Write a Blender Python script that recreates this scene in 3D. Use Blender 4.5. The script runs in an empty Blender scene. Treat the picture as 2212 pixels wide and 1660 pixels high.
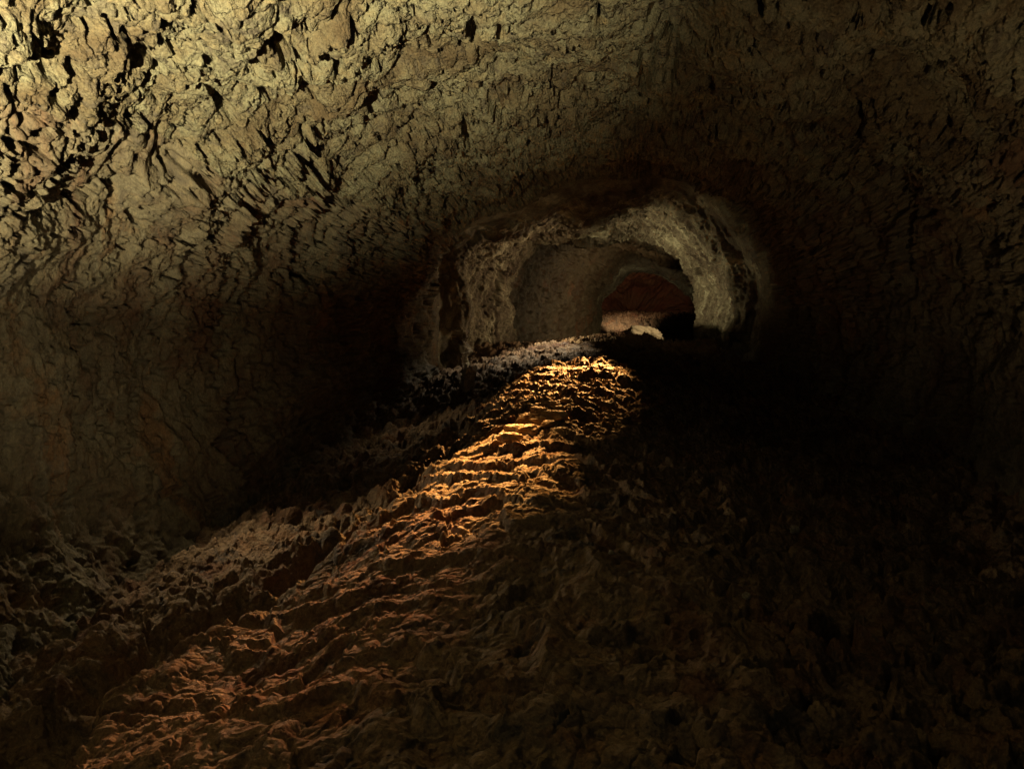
import bpy, math
import numpy as np
from mathutils import Vector, Euler
F = np.float32
rng = np.random.default_rng(7)
scene = bpy.context.scene
COL = scene.collection

# ------------------------------------------------------------------ camera
LENS = 28.0
PITCH = math.radians(4.32)
cam = bpy.data.cameras.new("camera")
cam.lens = LENS; cam.sensor_width = 36; cam.clip_start = 0.05; cam.clip_end = 400
camo = bpy.data.objects.new("camera", cam)
camo.rotation_euler = (math.radians(90) - PITCH, 0, 0)
COL.objects.link(camo); scene.camera = camo
FP = 1720.0          # focal length in the 2212 px wide reading of the photograph

def to_px(x, y, z):
    c, s = math.cos(PITCH), math.sin(PITCH)
    d = y * c - z * s
    u = y * s + z * c
    return 1106 + FP * x / d, 830 - FP * u / d

def at(px, py, Y):
    c, s = math.cos(PITCH), math.sin(PITCH)
    a, b = (px - 1106) / FP, -(py - 830) / FP
    wx, wy, wz = a, c + b * s, -s + b * c
    k = Y / wy
    return wx * k, Y, wz * k

# ------------------------------------------------------------------ noise
PERM = rng.permutation(256).astype(np.int32)
PERM = np.concatenate([PERM, PERM, PERM])
GA = rng.random(256) * 2 * math.pi
GX, GY = np.cos(GA).astype(F), np.sin(GA).astype(F)

def perlin(x, y, seed=0):
    xi = np.floor(x).astype(np.int32); yi = np.floor(y).astype(np.int32)
    xf = (x - xi).astype(F); yf = (y - yi).astype(F)
    u = xf * xf * xf * (xf * (xf * 6 - 15) + 10); v = yf * yf * yf * (yf * (yf * 6 - 15) + 10)
    xa = (xi + seed * 17) & 255; xb = (xa + 1) & 255; ya = (yi + seed * 31) & 255; yb = (ya + 1) & 255
    def g(a, b, dx, dy):
        h = PERM[PERM[a] + b]
        return GX[h] * dx + GY[h] * dy
    n00 = g(xa, ya, xf, yf); n10 = g(xb, ya, xf - 1, yf)
    n01 = g(xa, yb, xf, yf - 1); n11 = g(xb, yb, xf - 1, yf - 1)
    a = n00 + u * (n10 - n00); b = n01 + u * (n11 - n01)
    return (a + v * (b - a)) * F(1.5)

def fbm(x, y, octv, seed=0, gain=0.5, lac=2.03):
    r = 0; a = 1.0
    for i in range(octv):
        r = r + a * perlin(x, y, seed + i * 5); x = x * F(lac) + F(3.1); y = y * F(lac) + F(7.7); a *= gain
    return r

def ridged(x, y, octv, seed=0, gain=0.5):
    r = 0; a = 1.0
    for i in range(octv):
        r = r + a * (1 - 2 * np.abs(perlin(x, y, seed + i * 5))); x = x * F(2.1) + F(1.7); y = y * F(2.1) + F(4.3); a *= gain
    return r

RX, RY, RV = rng.random(256).astype(F), rng.random(256).astype(F), rng.random(256).astype(F)
def worley(x, y, seed=0):
    xi = np.floor(x).astype(np.int32); yi = np.floor(y).astype(np.int32)
    f1 = np.full(x.shape, 9, F); f2 = f1.copy(); idv = np.zeros(x.shape, F)
    for j in (-1, 0, 1):
        for i in (-1, 0, 1):
            cx = xi + i; cy = yi + j
            h = PERM[PERM[(cx + seed * 13) & 255] + ((cy + seed * 7) & 255)]
            d = np.hypot((cx + RX[h] - x).astype(F), (cy + RY[h] - y).astype(F))
            near = d < f1
            f2 = np.where(near, f1, np.minimum(f2, d)); idv = np.where(near, RV[h], idv); f1 = np.where(near, d, f1)
    return f1, f2, idv

def ss(a, b, x):
    t = np.clip((x - a) / (b - a), 0, 1); return (t * t * (3 - 2 * t)).astype(F)

def keys(table, y):
    """smooth interpolation of a (y, value) table"""
    t = np.asarray(table, float); X, V = t[:, 0], t[:, 1]
    m = np.zeros_like(V); d = np.diff(V) / np.diff(X)
    for i in range(1, len(V) - 1):
        m[i] = 0 if d[i - 1] * d[i] <= 0 else 2 * d[i - 1] * d[i] / (d[i - 1] + d[i])
    m[0], m[-1] = d[0], d[-1]
    y = np.clip(y, X[0], X[-1]); k = np.clip(np.searchsorted(X, y, side='right') - 1, 0, len(X) - 2)
    h = X[k + 1] - X[k]; s = (y - X[k]) / h
    return ((1 + 2 * s) * (1 - s) ** 2 * V[k] + s * (1 - s) ** 2 * h * m[k] + s * s * (3 - 2 * s) * V[k + 1] + s * s * (s - 1) * h * m[k + 1]).astype(F)

# ------------------------------------------------------------------ the tube: centre, half width, roof height by depth
CX = [(-4, 0), (3, .25), (6, .55), (9, 1.0), (10.6, 1.3), (12.6, 1.42), (13.1, 1.42), (16, 1.86), (19, 2.95), (22, 3.72), (24, 4.1), (29, 4.4)]
HW = [(-4, 3.2), (3, 3.45), (6, 3.5), (8.5, 3.2), (9.8, 3.0), (10.6, 2.80), (11.1, 2.84), (12.2, 2.75), (12.7, 2.55), (13.05, 2.27), (13.4, 2.36), (13.8, 2.33), (14.3, 2.3), (14.7, 2.22), (15.2, 1.98), (16, 1.92), (17, 1.86),
      (19, 1.75), (21.3, 1.55), (22, 1.40), (22.6, 1.5), (23.5, 2.1), (26, 2.1), (27.5, 1.7), (28.6, 1.0), (29.0, 0.05)]
ZT = [(-4, 2.0), (3, 2.15), (6, 2.25), (9, 2.3), (10.6, 2.22), (11.2, 2.4), (12.3, 2.4), (12.8, 2.2), (13.1, 2.06), (14, 1.96), (14.6, 2.02), (15.2, 1.84), (16, 1.80), (17.5, 1.85), (19, 1.8), (21.3, 1.5), (22, 1.36),
      (22.6, 1.45), (24, 1.9), (26.5, 1.8), (28, 1.3), (29, 0.3)]
ZC = [(-4, -.3), (6, -.25), (10.6, -.1), (13, -.05), (22, .1), (29, .2)]
ZB = [(-4, 3.2), (6, 3.1), (11, 2.4), (13, 2.1), (29, 1.5)]

def section(th, y):
    c, s = np.cos(th), np.sin(th)
    w = keys(HW, y); zc = keys(ZC, y); up = keys(ZT, y) - zc; dn = keys(ZB, y)
    e = 0.9
    irr = ss(10.0, 12.8, y) * (.07 * np.sin(3 * th + .4 * y) + .045 * np.sin(5 * th + 1.3 + .5 * y) + .03 * np.sin(8 * th + 2 - .7 * y)) * ss(29, 24, y)
    w = w * (1 + irr * np.where(c > 0, .35, 1)); up = up * (1 + .7 * irr)
    X = keys(CX, y) + w * np.sign(c) * np.abs(c) ** e
    Z = zc + np.where(s > 0, up * np.abs(s) ** e, -dn * np.abs(s))
    return X.astype(F), Z.astype(F)

def polydist(px, py, pts):
    """distance in pixels-of-arc space to a polyline with a width at each vertex; returns signed margin (>0 inside)"""
    best = np.full(px.shape, -99, F)
    for (x0, y0, w0), (x1, y1, w1) in zip(pts[:-1], pts[1:]):
        dx, dy = x1 - x0, y1 - y0; L = dx * dx + dy * dy + 1e-9
        t = np.clip(((px - x0) * dx + (py - y0) * dy) / L, 0, 1)
        d = np.hypot(px - (x0 + t * dx), py - (y0 + t * dy))
        best = np.maximum(best, ((w0 + (w1 - w0) * t) - d).astype(F))
    return best

# cracks and hollows of the near chamber, (theta, y, half width in m) found from the photograph
CRACKS_PX = [
    [(745, 25, 9), (700, 55, 12), (660, 72, 13), (625, 76, 14), (582, 62, 8)],
    [(600, 100, 5), (575, 20, 9)],
    [(662, 268, 8), (640, 305, 17), (622, 335, 12), (592, 352, 3)],
    [(655, 300, 8), (660, 380, 7), (668, 430, 12), (700, 437, 7), (748, 437, 4)],
    [(668, 430, 12), (650, 470, 13), (643, 520, 9), (640, 590, 5)],
    [(520, 345, 10), (512, 395, 10), (490, 450, 14), (462, 490, 8), (440, 525, 4)],
    [(535, 730, 3), (528, 790, 7), (520, 860, 7), (485, 930, 8), (458, 962, 5), (490, 1000, 10), (515, 1020, 7)],
    [(1012, 5, 7), (1024, 45, 16), (1030, 95, 8)],
    [(1410, 60, 7), (1400, 110, 14), (1375, 150, 7)],
    [(1870, 365, 4), (1930, 420, 7), (1962, 480, 12), (1965, 560, 5), (1955, 640, 4)],
    [(455, 200, 5), (475, 222, 10), (492, 235, 6)],
    [(366, 540, 3), (372, 570, 8), (374, 605, 3)],
    [(345, 350, 6), (352, 325, 8), (400, 352, 7)],
    [(445, 170, 7), (455, 150, 9)],
    [(1175, 215, 5), (1200, 240, 9), (1225, 238, 4)],
    [(1000, 240, 6), (1003, 272, 6)],
    [(1062, 190, 8), (1080, 210, 6)],
    [(1410, 20, 8), (1460, 60, 12), (1450, 120, 8)],
    [(1840, 130, 8), (1880, 200, 10), (1860, 300, 5)],
    [(560, 45, 5), (548, 75, 9)],
    [(30, 15, 9), (45, 24, 6)], [(55, 130, 8), (64, 145, 6)], [(6, 90, 9), (8, 98, 7)],
    [(165, 20, 5), (205, 6, 6)], [(290, 85, 8), (298, 92, 7)],
]

def near_surface(th, y, x0, z0, arc):
    """inward displacement (m) of the near chamber walls and roof"""
    a = arc; yy = y
    wx = a + 0.10 * fbm(a * 3, yy * 3, 3, 41); wy = yy + 0.10 * fbm(a * 3, yy * 3, 3, 57)
    d = 0.20 * fbm(a * 0.55, yy * 0.45, 3, 1) + 0.10 * fbm(a * 1.5, yy * 1.2, 3, 11)
    high = ss(-0.3, 1.0, z0 + 0.35 * perlin(a * .9, yy * .7, 3))     # 1 on roof, 0 on low walls
    # patches where the skin is smooth and drawn out, and patches where it is knobbly
    patch = ss(-.35, .25, fbm(a * 0.9 + 5, yy * 0.8, 3, 21) + .25 * ss(-1.5, 1.0, -(th - 1.9)))
    sx = .05 * fbm(a * 2.2, yy * 2.2, 2, 44); lx, ly = a + sx, yy - sx
    # drawn out ropes running down the left roof
    ra = a * 0.80 + yy * 0.35; rb = -a * 0.42 + yy * 0.80
    d += 0.030 * fbm(ra * 2.4 + .5 * perlin(a * 2, yy * 2, 9), rb * 9, 3, 61, .45) * (1.15 - patch) * high
    def knob(sx_, sy_, seed, pw=1.0):
        f1, f2, idv = worley(lx * sx_, ly * sy_, seed)
        return np.sqrt(np.maximum(0, 1 - np.minimum(1, f1 * 1.15) ** 2)) * (.78 + .45 * idv), f2 - f1
    k1, _ = knob(5.2, 4.4, 3); k2, _ = knob(11.5, 10, 5); k3, _ = knob(25, 21, 7); k4, _ = knob(52, 44, 9)
    hp = (.18 + .82 * high)
    d += .07 * k1 * hp * (.5 + .5 * patch) + .074 * k2 * hp * (.25 + .85 * patch) + .030 * k3 * (.2 + .9 * patch) * hp + .009 * k4 * (.35 + .65 * patch)
    d += 0.012 * fbm(wx * 9, wy * 9, 4, 71, .55)
    # fibrous, downward drawn skin of the low walls
    fib = fbm(yy * 8 + perlin(a * 1.7, yy * 3, 19) * 1.2, a * 2.6, 5, 91, .62)
    d += 0.030 * fib * (1 - high)
    # gas holes: sharp, deep
    dens = perlin(a * .8, yy * .7, 33)
    for sc, thr, dep, sd in ((3.6, .50, .14, 101), (6.5, .38, .20, 111), (12, .34, .13, 121), (24, .38, .035, 126)):
        n = fbm(lx * sc, ly * sc, 2, sd)
        d -= dep * ss(thr - .12 * dens, thr - .12 * dens + .07, n) * (.35 + .65 * high)
    return d

def grid_mesh(name, P, mat, closed=False, flip=False):
    """P: (rows, cols, 3) -> mesh object"""
    r, c = P.shape[:2]
    me = bpy.data.meshes.new(name)
    idx = np.arange(r * c, dtype=np.int32).reshape(r, c)
    q = np.stack([idx[:-1, :-1], idx[:-1, 1:], idx[1:, 1:], idx[1:, :-1]], -1).reshape(-1, 4)
    if flip: q = q[:, ::-1]
    me.vertices.add(r * c); me.vertices.foreach_set("co", P.astype(F).ravel())
    me.loops.add(q.size); me.loops.foreach_set("vertex_index", q.ravel().astype(np.int32))
    me.polygons.add(len(q)); me.polygons.foreach_set("loop_start", np.arange(0, q.size, 4, dtype=np.int32))
    me.polygons.foreach_set("use_smooth", np.ones(len(q), bool))
    me.update(calc_edges=True)
    me.materials.append(mat)
    o = bpy.data.objects.new(name, me); COL.objects.link(o)
    return o

# ------------------------------------------------------------------ materials
def rock_material(name, cols, rough=0.85, scale=1.0, bump=0.6, spec=0.25, fine=1.0, stretch=(1, 1, 1), stops=None, wet=0.0, alb=.5, pop=.5):
    m = bpy.data.materials.new(name); m.use_nodes = True
    cols = [tuple(v * alb for v in c_) for c_ in cols]
    nt = m.node_tree; N = nt.nodes; Lk = nt.links; N.clear()
    out = N.new('ShaderNodeOutputMaterial'); b = N.new('ShaderNodeBsdfPrincipled'); Lk.new(b.outputs[0], out.inputs[0])
    tc = N.new('ShaderNodeTexCoord'); mp = N.new('ShaderNodeMapping'); Lk.new(tc.outputs['Object'], mp.inputs[0]); mp.inputs['Scale'].default_value = stretch
    def noise(sc, det=5, ro=.6, dist=0.0):
        n = N.new('ShaderNodeTexNoise'); n.inputs['Scale'].default_value = sc * scale; n.inputs['Detail'].default_value = det
        n.inputs['Roughness'].default_value = ro; n.inputs['Distortion'].default_value = dist; Lk.new(mp.outputs[0], n.inputs['Vector']); return n
    def ramp(src, pts):
        r = N.new('ShaderNodeValToRGB'); Lk.new(src, r.inputs[0]); e = r.color_ramp.elements
        while len(e) < len(pts): e.new(.5)
        for k, (p, c) in enumerate(pts): e[k].position = p; e[k].color = (*c, 1)
        return r
    def mix(f, a, bb, mode='MIX'):
        x = N.new('ShaderNodeMix'); x.data_type = 'RGBA'; x.blend_type = mode
        if isinstance(f, float): x.inputs[0].default_value = f
        else: Lk.new(f, x.inputs[0])
        for i, v in ((6, a), (7, bb)):
            if isinstance(v, tuple): x.inputs[i].default_value = (*v, 1)
            else: Lk.new(v, x.inputs[i])
        return x.outputs[2]
    base = ramp(noise(1.3, 6, .65, .6).outputs[0], list(zip(stops or (.36, .47, .56, .66), cols[:4])))
    speck = ramp(noise(26, 4, .7, .4).outputs[0], [(.36, (.66, .62, .56)), (.5, (1, 1, 1)), (.66, (1.2, 1.12, 1.0))])
    c = mix(.8, base.outputs[0], speck.outputs[0], 'MULTIPLY')
    grain = ramp(noise(110, 3, .75).outputs[0], [(.3, (.75, .75, .75)), (.55, (1.03, 1.03, 1.03)), (.75, (1.2, 1.18, 1.1))])
    c = mix(.75, c, grain.outputs[0], 'MULTIPLY')
    stain = ramp(noise(4.2, 7, .7, 1.2).outputs[0], [(.52, (0, 0, 0)), (.66, (1, 1, 1))])
    c = mix(stain.outputs[0], c, cols[4] if len(cols) > 4 else cols[0])
    if len(cols) > 4:
        c = mix(.55, c, mix(1.0, c, grain.outputs[0], 'MULTIPLY'))
    Lk.new(c, b.inputs['Base Color'])
    b.inputs['Specular IOR Level'].default_value = spec
    rr = N.new('ShaderNodeMapRange'); Lk.new(noise(9, 4).outputs[0], rr.inputs[0]); rr.inputs[1].default_value = .35; rr.inputs[2].default_value = .65
    rr.inputs[3].default_value = rough - .22 - wet; rr.inputs[4].default_value = min(1, rough + .1); Lk.new(rr.outputs[0], b.inputs['Roughness'])
    h1 = noise(38, 5, .7, .5); h2 = noise(130, 3, .7)
    ad = N.new('ShaderNodeMath'); ad.operation = 'MULTIPLY_ADD'; Lk.new(h2.outputs[0], ad.inputs[0]); ad.inputs[1].default_value = .35 * fine; Lk.new(h1.outputs[0], ad.inputs[2])
    src = ad.outputs[0]
    for sc_, am_ in ((42, .9),):
        vo = N.new('ShaderNodeTexVoronoi'); vo.inputs['Scale'].default_value = sc_
        Lk.new(mp.outputs[0], vo.inputs['Vector'])
        a2 = N.new('ShaderNodeMath'); a2.operation = 'MULTIPLY_ADD'; Lk.new(vo.outputs['Distance'], a2.inputs[0]); a2.inputs[1].default_value = -am_ * pop; Lk.new(src, a2.inputs[2]); src = a2.outputs[0]
    bp = N.new('ShaderNodeBump'); bp.inputs['Strength'].default_value = bump; bp.inputs['Distance'].default_value = .03; Lk.new(src, bp.inputs['Height'])
    Lk.new(bp.outputs[0], b.inputs['Normal'])
    return m

M_ROOF = rock_material('lava_rock_roof', [(.18, .13, .07), (.29, .24, .14), (.35, .33, .21), (.40, .31, .16), (.16, .13, .09)], bump=.8, pop=1.0)
M_WALL = rock_material('lava_rock_wall', [(.20, .12, .07), (.26, .21, .13), (.30, .26, .17), (.33, .20, .10), (.16, .13, .09)], bump=.7, stretch=(1, 1, .55))
M_FLOOR = rock_material('lava_rock_floor', [(.24, .13, .08), (.30, .20, .12), (.34, .24, .15), (.36, .20, .11), (.12, .10, .085)], bump=.65, rough=.9, spec=.12, stops=(.38, .46, .54, .64), pop=.8)
M_ARCH = rock_material('pale_ribbed_rock', [(.09, .065, .04), (.22, .18, .12), (.36, .32, .21), (.62, .58, .40), (.14, .10, .06)], bump=.8, alb=.6, pop=.4, stretch=(1, 2.6, 1), stops=(.36, .45, .55, .62))
M_INNER = rock_material('smooth_lava_lining', [(.15, .09, .05), (.20, .15, .09), (.24, .19, .12), (.28, .15, .08), (.12, .09, .06)], bump=.5, rough=.7, spec=.4)
M_BACK = rock_material('red_lava_rock', [(.30, .12, .07), (.34, .15, .08), (.28, .16, .09), (.36, .13, .07), (.24, .12, .08)], bump=.5)
M_PALE = rock_material('pale_stone', [(.40, .34, .25), (.50, .44, .33), (.55, .49, .38), (.45, .36, .24), (.38, .31, .22)], bump=.5, scale=2.0, alb=.55)
M_COB = rock_material('ochre_cobble', [(.34, .22, .12), (.40, .28, .15), (.45, .32, .18), (.40, .25, .12), (.30, .20, .12)], bump=.5, scale=2.0, alb=.8)

# ------------------------------------------------------------------ near chamber
NTH, NY = 1560, 860
yk = np.linspace(1 / 2.3, 1 / 12.7, NY - 40) ** -1
ys = np.concatenate([np.linspace(-4, 2.25, 40), yk]).astype(F)
ths = np.linspace(-0.26 * math.pi, 1.26 * math.pi, NTH).astype(F)
YY, TH = np.meshgrid(ys, ths, indexing='ij')

def tube(TH, YY, fn):
    X, Z = section(TH, YY)
    dxt, dzt = np.gradient(X, axis=1), np.gradient(Z, axis=1)
    dyy = np.gradient(YY, axis=0); dxy, dzy = np.gradient(X, axis=0), np.gradient(Z, axis=0)
    # normal = cross(d/dtheta, d/dy), pointing inward
    nx = dzt * dyy * -1; ny = dzt * dxy - dxt * dzy; nz = dxt * dyy
    n = np.sqrt(nx * nx + ny * ny + nz * nz) + 1e-9
    nx, ny, nz = nx / n, ny / n, nz / n
    cx = keys(CX, YY)
    flip = np.where(nx * (cx - X) + nz * (0 - Z) < 0, -1, 1); nx, ny, nz = nx * flip, ny * flip, nz * flip
    arc = np.cumsum(np.hypot(dxt, dzt), axis=1); arc -= arc[:, arc.shape[1] // 2][:, None]
    # arc length measured with a common radius so that the pattern is continuous along the tube
    arc = ((TH - math.pi / 2) * 2.6).astype(F)
    d = fn(TH, YY, X, Z, arc)
    return np.stack([X + nx * d, YY + ny * d, Z + nz * d], -1).astype(F)

def near_fn(TH, YY, X, Z, arc):
    d = near_surface(TH, YY, X, Z, arc) * ss(12.68, 12.2, YY)
    # carve the large cracks where the photograph has them: real grooves 0.15 to 0.3 m deep
    PX, PY = to_px(X, np.maximum(YY, .1), Z)
    PX = (PX + 7 * fbm(arc * 6, YY * 5, 3, 131)).astype(F); PY = (PY + 7 * fbm(arc * 6, YY * 5, 3, 151)).astype(F)
    for line in CRACKS_PX:
        l = np.array(line); x0, x1, y0, y1 = l[:, 0].min() - 60, l[:, 0].max() + 60, l[:, 1].min() - 60, l[:, 1].max() + 60
        m = (YY > 2.4) & (PX > x0) & (PX < x1) & (PY > y0) & (PY < y1)
        mg = polydist(PX[m], PY[m], line)
        low = .35 + .65 * ss(-.2, .9, Z[m])
        d[m] -= ((0.40 if len(line) > 3 else 0.14) * low * ss(-9, 2, mg)).astype(F)
        if len(line) > 3:      # the overhanging lip that shades the crack
            d[m] += (.13 * low * ss(-9, 3, polydist(PX[m] + 10, PY[m] + 10, line)) * (1 - ss(-8, 0, mg))).astype(F)
    return d

P = tube(TH, YY, near_fn)
iR = int(np.searchsorted(ths, 0.20 * math.pi)); iL = int(np.searchsorted(ths, 0.80 * math.pi))
o = grid_mesh('wall_right', P[:, :iR + 1], M_WALL); o['kind'] = 'structure'
o = grid_mesh('ceiling', P[:, iR:iL + 1], M_ROOF); o['kind'] = 'structure'
o = grid_mesh('wall_left', P[:, iL:], M_WALL); o['kind'] = 'structure'

# ------------------------------------------------------------------ arch, inner tunnel, far opening, back chamber
def arch_fn(TH, y, X, Z, arc):
    d = 0.10 * fbm(arc * .8, y * .8, 3, 201) * ss(12.6, 13.1, y) + 0.06 * fbm(arc * 2.2, y * 2, 3, 211)
    d += 0.042 * ridged(y * 7 + .6 * perlin(arc * .9, y, 12), arc * .8, 4, 221, .6)      # ribs along the arch
    d += 0.030 * ridged(arc * 5, y * 5, 4, 231)
    f1, f2, i = worley(arc * 7, y * 7, 9); d += 0.018 * (.5 - f1)
    d += 0.012 * fbm(arc * 25, y * 25, 3, 241)
    d -= 0.16 * ss(.5, .62, fbm(arc * 1.6, y * 2.6, 2, 251))
    e = ss(12.66, 12.95, y)
    return d * e
def loft(name, y0, y1, ny, nth, fn, mat):
    y = np.linspace(y0, y1, ny).astype(F); t = np.linspace(-0.3 * math.pi, 1.3 * math.pi, nth).astype(F)
    Y, T = np.meshgrid(y, t, indexing='ij')
    return grid_mesh(name, tube(T, Y, fn), mat)
def inner_fn(TH, y, X, Z, arc):
    d = 0.10 * fbm(arc * .7, y * .6, 3, 301) + 0.07 * fbm(arc * 3, y * 3, 5, 311)
    d += 0.010 * ridged(arc * 9, y * 5, 3, 321) + .03 * ss(.4, .5, fbm(arc * 1.5, y * 1.2, 2, 331))
    return d - .25 * ss(16.2, 15.6, y)
def back_fn(TH, y, X, Z, arc):
    return 0.16 * fbm(arc * .9, y * .8, 4, 401) + 0.04 * ridged(arc * 3, y * 3, 4, 411) - .2 * ss(23.3, 22.8, y)
arch = loft('rock_arch', 12.62, 15.75, 260, 900, arch_fn, M_ARCH)
arch['label'] = 'pale ribbed rock arch ringing the mouth of the inner tunnel'; arch['category'] = 'rock arch'
o = loft('inner_tunnel', 15.6, 21.5, 220, 620, inner_fn, M_INNER); o['kind'] = 'structure'
def lip_fn(TH, y, X, Z, arc):
    return 0.05 * fbm(arc * 1.2, y * 1.2, 3, 501) + 0.02 * ridged(arc * 4, y * 6, 3, 511) + .03 * ridged(arc * .7, y * 5, 2, 521) - .2 * ss(21.8, 21.3, y)
arch2 = loft('rock_arch', 21.3, 23.0, 90, 500, lip_fn, M_ARCH)
arch2['label'] = 'small low rock arch at the far end of the smooth inner tunnel'; arch2['category'] = 'rock arch'
o = loft('back_chamber', 22.8, 29.0, 140, 400, back_fn, M_BACK); o['kind'] = 'structure'

# ------------------------------------------------------------------ floor
FB = [(-4, -1.8), (3, -1.72), (4.9, -1.62), (7.2, -1.45), (10, -1.1), (13, -.80), (15, -.55), (17, -.62), (20, -.62), (22, -.55), (23.2, -.38), (24.6, .12), (27, .35), (29, .4)]
FC = [(-4, .42), (3, .46), (5, .48), (8, .52), (11, .41), (13, .34), (15, .28), (17, .0), (29, 0)]
CR = [(-4, .3), (3, .3), (5, .4), (8, .65), (11, 1.15), (15, 1.75), (18, 2.4), (29, 4)]
LV = [(-4, -2.0), (2.5, -1.95), (3.2, -1.85), (3.74, -1.75), (4.45, -1.46), (5.3, -.96), (6.6, -.58), (8, -.38), (9.5, -.1), (11, .15), (13, .5), (16, .9)]
def floor_z(x, y, detail=True):
    x = x.astype(F); y = y.astype(F)
    xc = keys(CR, y); xl = keys(LV, y) + 0.10 * fbm(y * 2.2, y * 0 + 3.3, 3, 601) + .05 * perlin(x * 3, y * 3, 602)
    fade = ss(19, 15.5, y)
    z = keys(FB, y).copy()
    dl = x - xc
    z += keys(FC, y) * np.where(dl < 0, np.exp(-(dl / (1.25 + .9 * ss(8, 11.5, y))) ** 2), np.exp(-(dl / (1.45 + .5 * ss(8, 12, y))) ** 2))
    z += 0.07 * fbm(x * .7, y * .6, 3, 611) + 0.05 * fbm(x * 2, y * 1.7, 3, 621)
    z -= .22 * ss(-2.0, -3.0, x) * ss(8.5, 6.5, y)
    # banks towards the walls
    cxx = keys(CX, y); hw = keys(HW, y)
    z += .16 * ss(.72, 1.0, (x - cxx) / hw) * ss(18, 14, y) - .10 * ss(-.9, -1.9, dl) * ss(11, 8.5, y)
    # raised flow with broken left edge
    dlev = x - xl
    z += .12 * ss(-.05, .14, dlev) * ss(9.5, 7, y)
    seg = 0
    for (c0, wd, dp) in ((3.25, .30, .30), (3.85, .2, .25), (4.45, .30, .34), (5.35, .40, .42), (6.6, .35, .36), (8.1, .4, .15)):
        seg = seg + dp * np.exp(-((y - c0) / wd) ** 4)
    z -= .9 * seg * np.exp(-((dlev + .17) / .22) ** 4)
    z += .05 * np.exp(-((dlev + .50) / .18) ** 2) * ss(10, 8, y) * (1 + .5 * perlin(x * 4, y * 3, 605))
    if not detail: return z
    onf = ss(.0, .25, dlev) * ss(.9, .1, dl) * fade                              # on the smooth part of the flow
    wob = .22 * fbm(x * 1.6, y * 1.3, 3, 631)
    ph = y + .30 * np.maximum(0, x - xl) ** 1.6 + wob
    per = .34 + .012 * y
    fr = ph / .37; fr = fr - np.floor(fr)
    amp = .062 * ss(13, 9, y) * (.4 + .6 * ss(-.3, .3, perlin(x * 1.1, y * 1.4, 635) + .2))
    z += onf * amp * ((1 - fr) * ss(0, .12, fr) - .4)
    ph2 = ph * 7.5 + 1.2 * fbm(x * 5, y * 4, 2, 641)
    z += onf * .010 * (1 - np.abs(np.sin(ph2 * 1.6)))
    # cracked plates, elongated across the flow
    pm = onf * ss(6.0, 7.5, y) * ss(15.5, 14, y)
    f1, f2, idv = worley(x * 3.6 + .5 * perlin(x * 3, y * 3, 3), y * 4.6 + .5 * perlin(x * 3, y * 3, 5), 12)
    z += pm * (.065 * ss(.03, .22, f2 - f1) + .05 * (idv - .5))
    f1, f2, idv = worley(x * 9 + .8 * perlin(x * 4, y * 4, 7), y * 15 + .8 * perlin(x * 5, y * 5, 8), 23)
    z += onf * (.014 * ss(.02, .16, f2 - f1) + .010 * (idv - .5))
    # clinker
    cl = 1 - .72 * onf
    wx = x + .06 * fbm(x * 6, y * 6, 2, 651); wy = y + .06 * fbm(x * 6, y * 6, 2, 661)
    f1, f2, idv = worley(wx * 6, wy * 5, 15)
    z += cl * (.11 * (.55 - f1) + .06 * (idv - .5) * ss(0, .3, f2 - f1))
    f1, f2, idv = worley(wx * 15, wy * 12, 17); z += (.15 + .85 * cl) * .04 * (.5 - f1)
    z += (.16 + .84 * cl) * (.014 * ridged(wx * 9, wy * 8, 4, 671, .6) + .011 * fbm(wx * 30, wy * 25, 3, 681, .65))
    for sc, thr, dep, sd in ((2.3, .42, .13, 701), (5, .45, .09, 711), (11, .45, .05, 721)):
        z -= dep * ss(thr, thr + .14, fbm(wx * sc, wy * sc, 2, sd)) * (.25 + .75 * cl)
    return z
NFX, NFY = 1300, 1150
fy = np.concatenate([np.linspace(-4, 1.9, 50), (np.linspace(1 / 1.92, 1 / 13.0, NFY - 50)) ** -1, np.linspace(13.03, 29, 420)]).astype(F)
# keep enough rows in the far part
fu = np.linspace(-1, 1, NFX).astype(F)
FY, FU = np.meshgrid(fy, fu, indexing='ij')
hw = keys(HW, FY); hw = np.where(FY > 26, np.maximum(hw, 1.9), hw)
FX = keys(CX, FY) + FU * (hw + .25)
FZ = floor_z(FX, FY)
o = grid_mesh('ground', np.stack([FX, FY, FZ], -1), M_FLOOR); o['kind'] = 'structure'

# ------------------------------------------------------------------ loose stones
def stone(name, loc, size, mat, seed, rot=(0, 0, 0), rough=.25, boxy=0.0, flat=1.0):
    import bmesh
    bm = bmesh.new(); bmesh.ops.create_icosphere(bm, subdivisions=5, radius=1.0)
    v = np.array([p.co[:] for p in bm.verts], dtype=F)
    if boxy:
        m = np.abs(v).max(1, keepdims=True); v = v * (1 - boxy) + (v / m * .8) * boxy
    r = 1 + rough * fbm(v[:, 0] * 1.3 + seed * 3.7 + v[:, 2], v[:, 1] * 1.3 + v[:, 2] * .8, 4, seed) + rough * .25 * ridged(v[:, 0] * 4 + v[:, 2] * 2, v[:, 1] * 4 - v[:, 2] * 3, 3, seed + 3)
    v = v * r[:, None] * np.array(size, F)
    for p, c in zip(bm.verts, v): p.co = c.tolist()
    for f in bm.faces: f.smooth = True
    me = bpy.data.meshes.new(name); bm.to_mesh(me); bm.free(); me.materials.append(mat)
    o = bpy.data.objects.new(name, me); o.location = loc; o.rotation_euler = rot; COL.objects.link(o); return o
def ground_at(x, y): return float(floor_z(np.array([x], F), np.array([y], F))[0])
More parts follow.
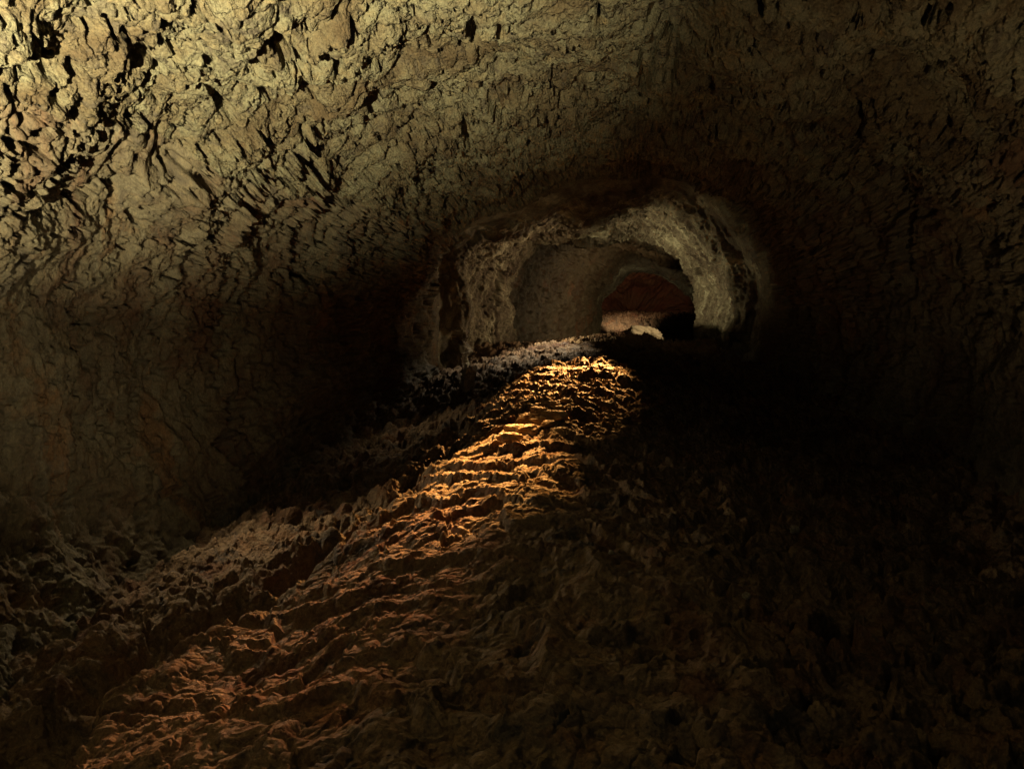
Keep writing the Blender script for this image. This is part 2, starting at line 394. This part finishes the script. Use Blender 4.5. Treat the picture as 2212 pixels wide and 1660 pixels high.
def px_ground(px, py, lo=2.5, hi=16):
    """first point on the floor that the line through a photograph pixel meets"""
    Y = np.linspace(lo, hi, 1500)
    pts = [at(px, py, v) for v in Y]; X = np.array([p[0] for p in pts], F); Z = np.array([p[2] for p in pts], F)
    g = floor_z(X, Y.astype(F)); k = np.argmax(Z < g)
    return float(X[k]), float(Y[k]), float(g[k])

x, y, z = px_ground(1012, 838)
s = stone('boulder', (x, y, z + .10), (.085, .09, .16), M_PALE, 5, (0.1, .15, .3), rough=.3, boxy=.3)
s['label'] = 'pale upright stone in the dark hollow left of the flow'; s['category'] = 'stone'
x, y, z = at(1385, 728, 19.0)
s = stone('rock_slab', (x, y, z - .03), (.48, .45, .20), M_PALE, 9, (-.25, .12, .3), rough=.3, boxy=.6)
s['label'] = 'pale pitted rock slab lying before the far opening'; s['category'] = 'rock slab'
cobs = [(1188, 878, .07), (1165, 893, .075), (1192, 905, .09), (1207, 886, .05), (1150, 906, .07), (1172, 912, .06), (1135, 915, .085), (1128, 940, .11), (1185, 922, .05), (1222, 868, .045), (1100, 955, .08)]
for k, (u, v, sz) in enumerate(cobs):
    x, y, z = px_ground(u, v)
    s = stone('cobble', (x, y, z + sz * .30), (sz * (1 + .3 * (k % 3)), sz * .9, sz * .5), M_COB, 20 + k, (0, 0, k * 1.3), rough=.3, boxy=.35)
    s['category'] = 'stone'; s['group'] = 'loose cobbles on the lit flow'
    s['label'] = 'small ochre cobble lying loose on the orange-lit lava flow'
for (u, v, sz, lab) in ((1320, 1197, .012, 'tiny pale pebble added as a water glint on the dark slope below the lit flow'),  # added pebble stands in for a glint of water
                        (1612, 1290, .016, 'tiny pale pebble added as a water glint on the dark right-hand floor'),  # this pebble too only imitates a wet glint
                        (1716, 1158, .028, 'small grey stone on the dark floor near the right wall')):
    x, y, z = px_ground(u, v)
    s = stone('pebble', (x, y, z + sz * .5), (sz, sz, sz * .8), M_PALE, 50 + int(u) % 9, rough=.3); s['label'] = lab; s['category'] = 'pebble'

# ------------------------------------------------------------------ spots: lamps the cave's light points to, plus added fills
def spot(name, loc, target, watts, color, angle, blend=1.0, size=.06):
    l = bpy.data.lights.new(name, 'SPOT'); l.energy = watts; l.color = color; l.spot_size = math.radians(angle); l.spot_blend = blend; l.shadow_soft_size = size
    o = bpy.data.objects.new(name, l); o.location = loc
    o.rotation_euler = (Vector(target) - Vector(loc)).to_track_quat('-Z', 'Y').to_euler(); COL.objects.link(o); return o
LAMPS_AND_FILLS = [
 ((-1.2, -1.0, -.8), (-1.98, 4.1, 2.8), 9600, (1, .87, .53), 59, 1.0, .03),
 ((.0, 9.9, 1.55), (-.17, 5.3, -1.25), 14500, (1, .47, .12), 15.5, 1.0, .03),
 ((1.9, 14.7, 1.3), (.60, 9.1, -.85), 32000, (1, .48, .13), 17, 1.0, .03),
 ((-.1, 9.0, 1.5), (-.92, 3.4, -1.5), 2700, (1, .42, .18), 17.5, 1.0, .03),
 ((.2, 13.95, -.3), (3.3, 14.6, 1.2), 440, (1, .84, .5), 76, 1.0, .04),
 ((.9, 14.6, 1.2), (.25, 12.8, -.8), 700, (1, .82, .55), 56, 1.0, .05),  # added spot, brightens the pale ridge left of the crest
 ((4.1, 17.6, .3), (1.4, 19.0, .2), 150, (1, .74, .40), 130, 1.0, .05),
 ((3.4, 23.4, 1.1), (3.9, 28, .4), 110, (1, .62, .35), 80, 1.0, .05),
 ((2.85, 22.9, 1.0), (3.35, 24.2, -.05), 240, (1, .78, .50), 62, 1.0, .04),
 ((1.6, 1.6, -1.0), (2.9, 6.0, 2.0), 180, (1, .72, .40), 72, 1.0, .05),  # added dim fill for the right wall and roof
 ((-1.1, 2.4, -0.5), (-3.2, 6.2, -.2), 120, (1, .82, .50), 46, 1.0, .05),  # added fill for a patch of the left wall
 ((-2.45, 6.3, -.25), (-1.2, 4.7, -1.6), 130, (1, .80, .50), 122, 1.0, .04),  # added spot that lifts the left shelf
 ((-1.5, 9.3, -.2), (-.6, 8.2, -1.3), 18, (1, .80, .50), 116, 1.0, .04),  # second added shelf fill, for its far stretch
 ((3.0, 14.45, .4), (-.7, 14.25, .7), 300, (1, .72, .42), 76, 1.0, .04),  # added in place of bounced light on the arch's left lining
 ((3.2, 19.2, -.2), (3.8, 21.7, 1.2), 45, (1, .86, .55), 60, 1.0, .04),  # small added spot to pick out the far arch rim
 ((0, -1.2, .5), (-1, 6, -.2), 9, (.85, 1, .8), 120, 1.0, .1),  # added weak greenish fill behind the camera, lifts the blacks
]
for L_ in LAMPS_AND_FILLS: spot('lamp_or_fill', *L_)

w = bpy.data.worlds.new("World"); scene.world = w; w.use_nodes = True
bg = w.node_tree.nodes['Background']; bg.inputs[0].default_value = (.9, .95, .8, 1); bg.inputs[1].default_value = .06

scene.view_settings.view_transform = 'Standard'; scene.view_settings.look = 'None'
scene.view_settings.exposure = 0; scene.view_settings.gamma = 1
scene.cycles.max_bounces = 3; scene.cycles.diffuse_bounces = 1; scene.cycles.glossy_bounces = 1
scene.cycles.use_denoising = True; scene.cycles.use_adaptive_sampling = True; scene.cycles.adaptive_threshold = .03
scene.cycles.sample_clamp_indirect = 3
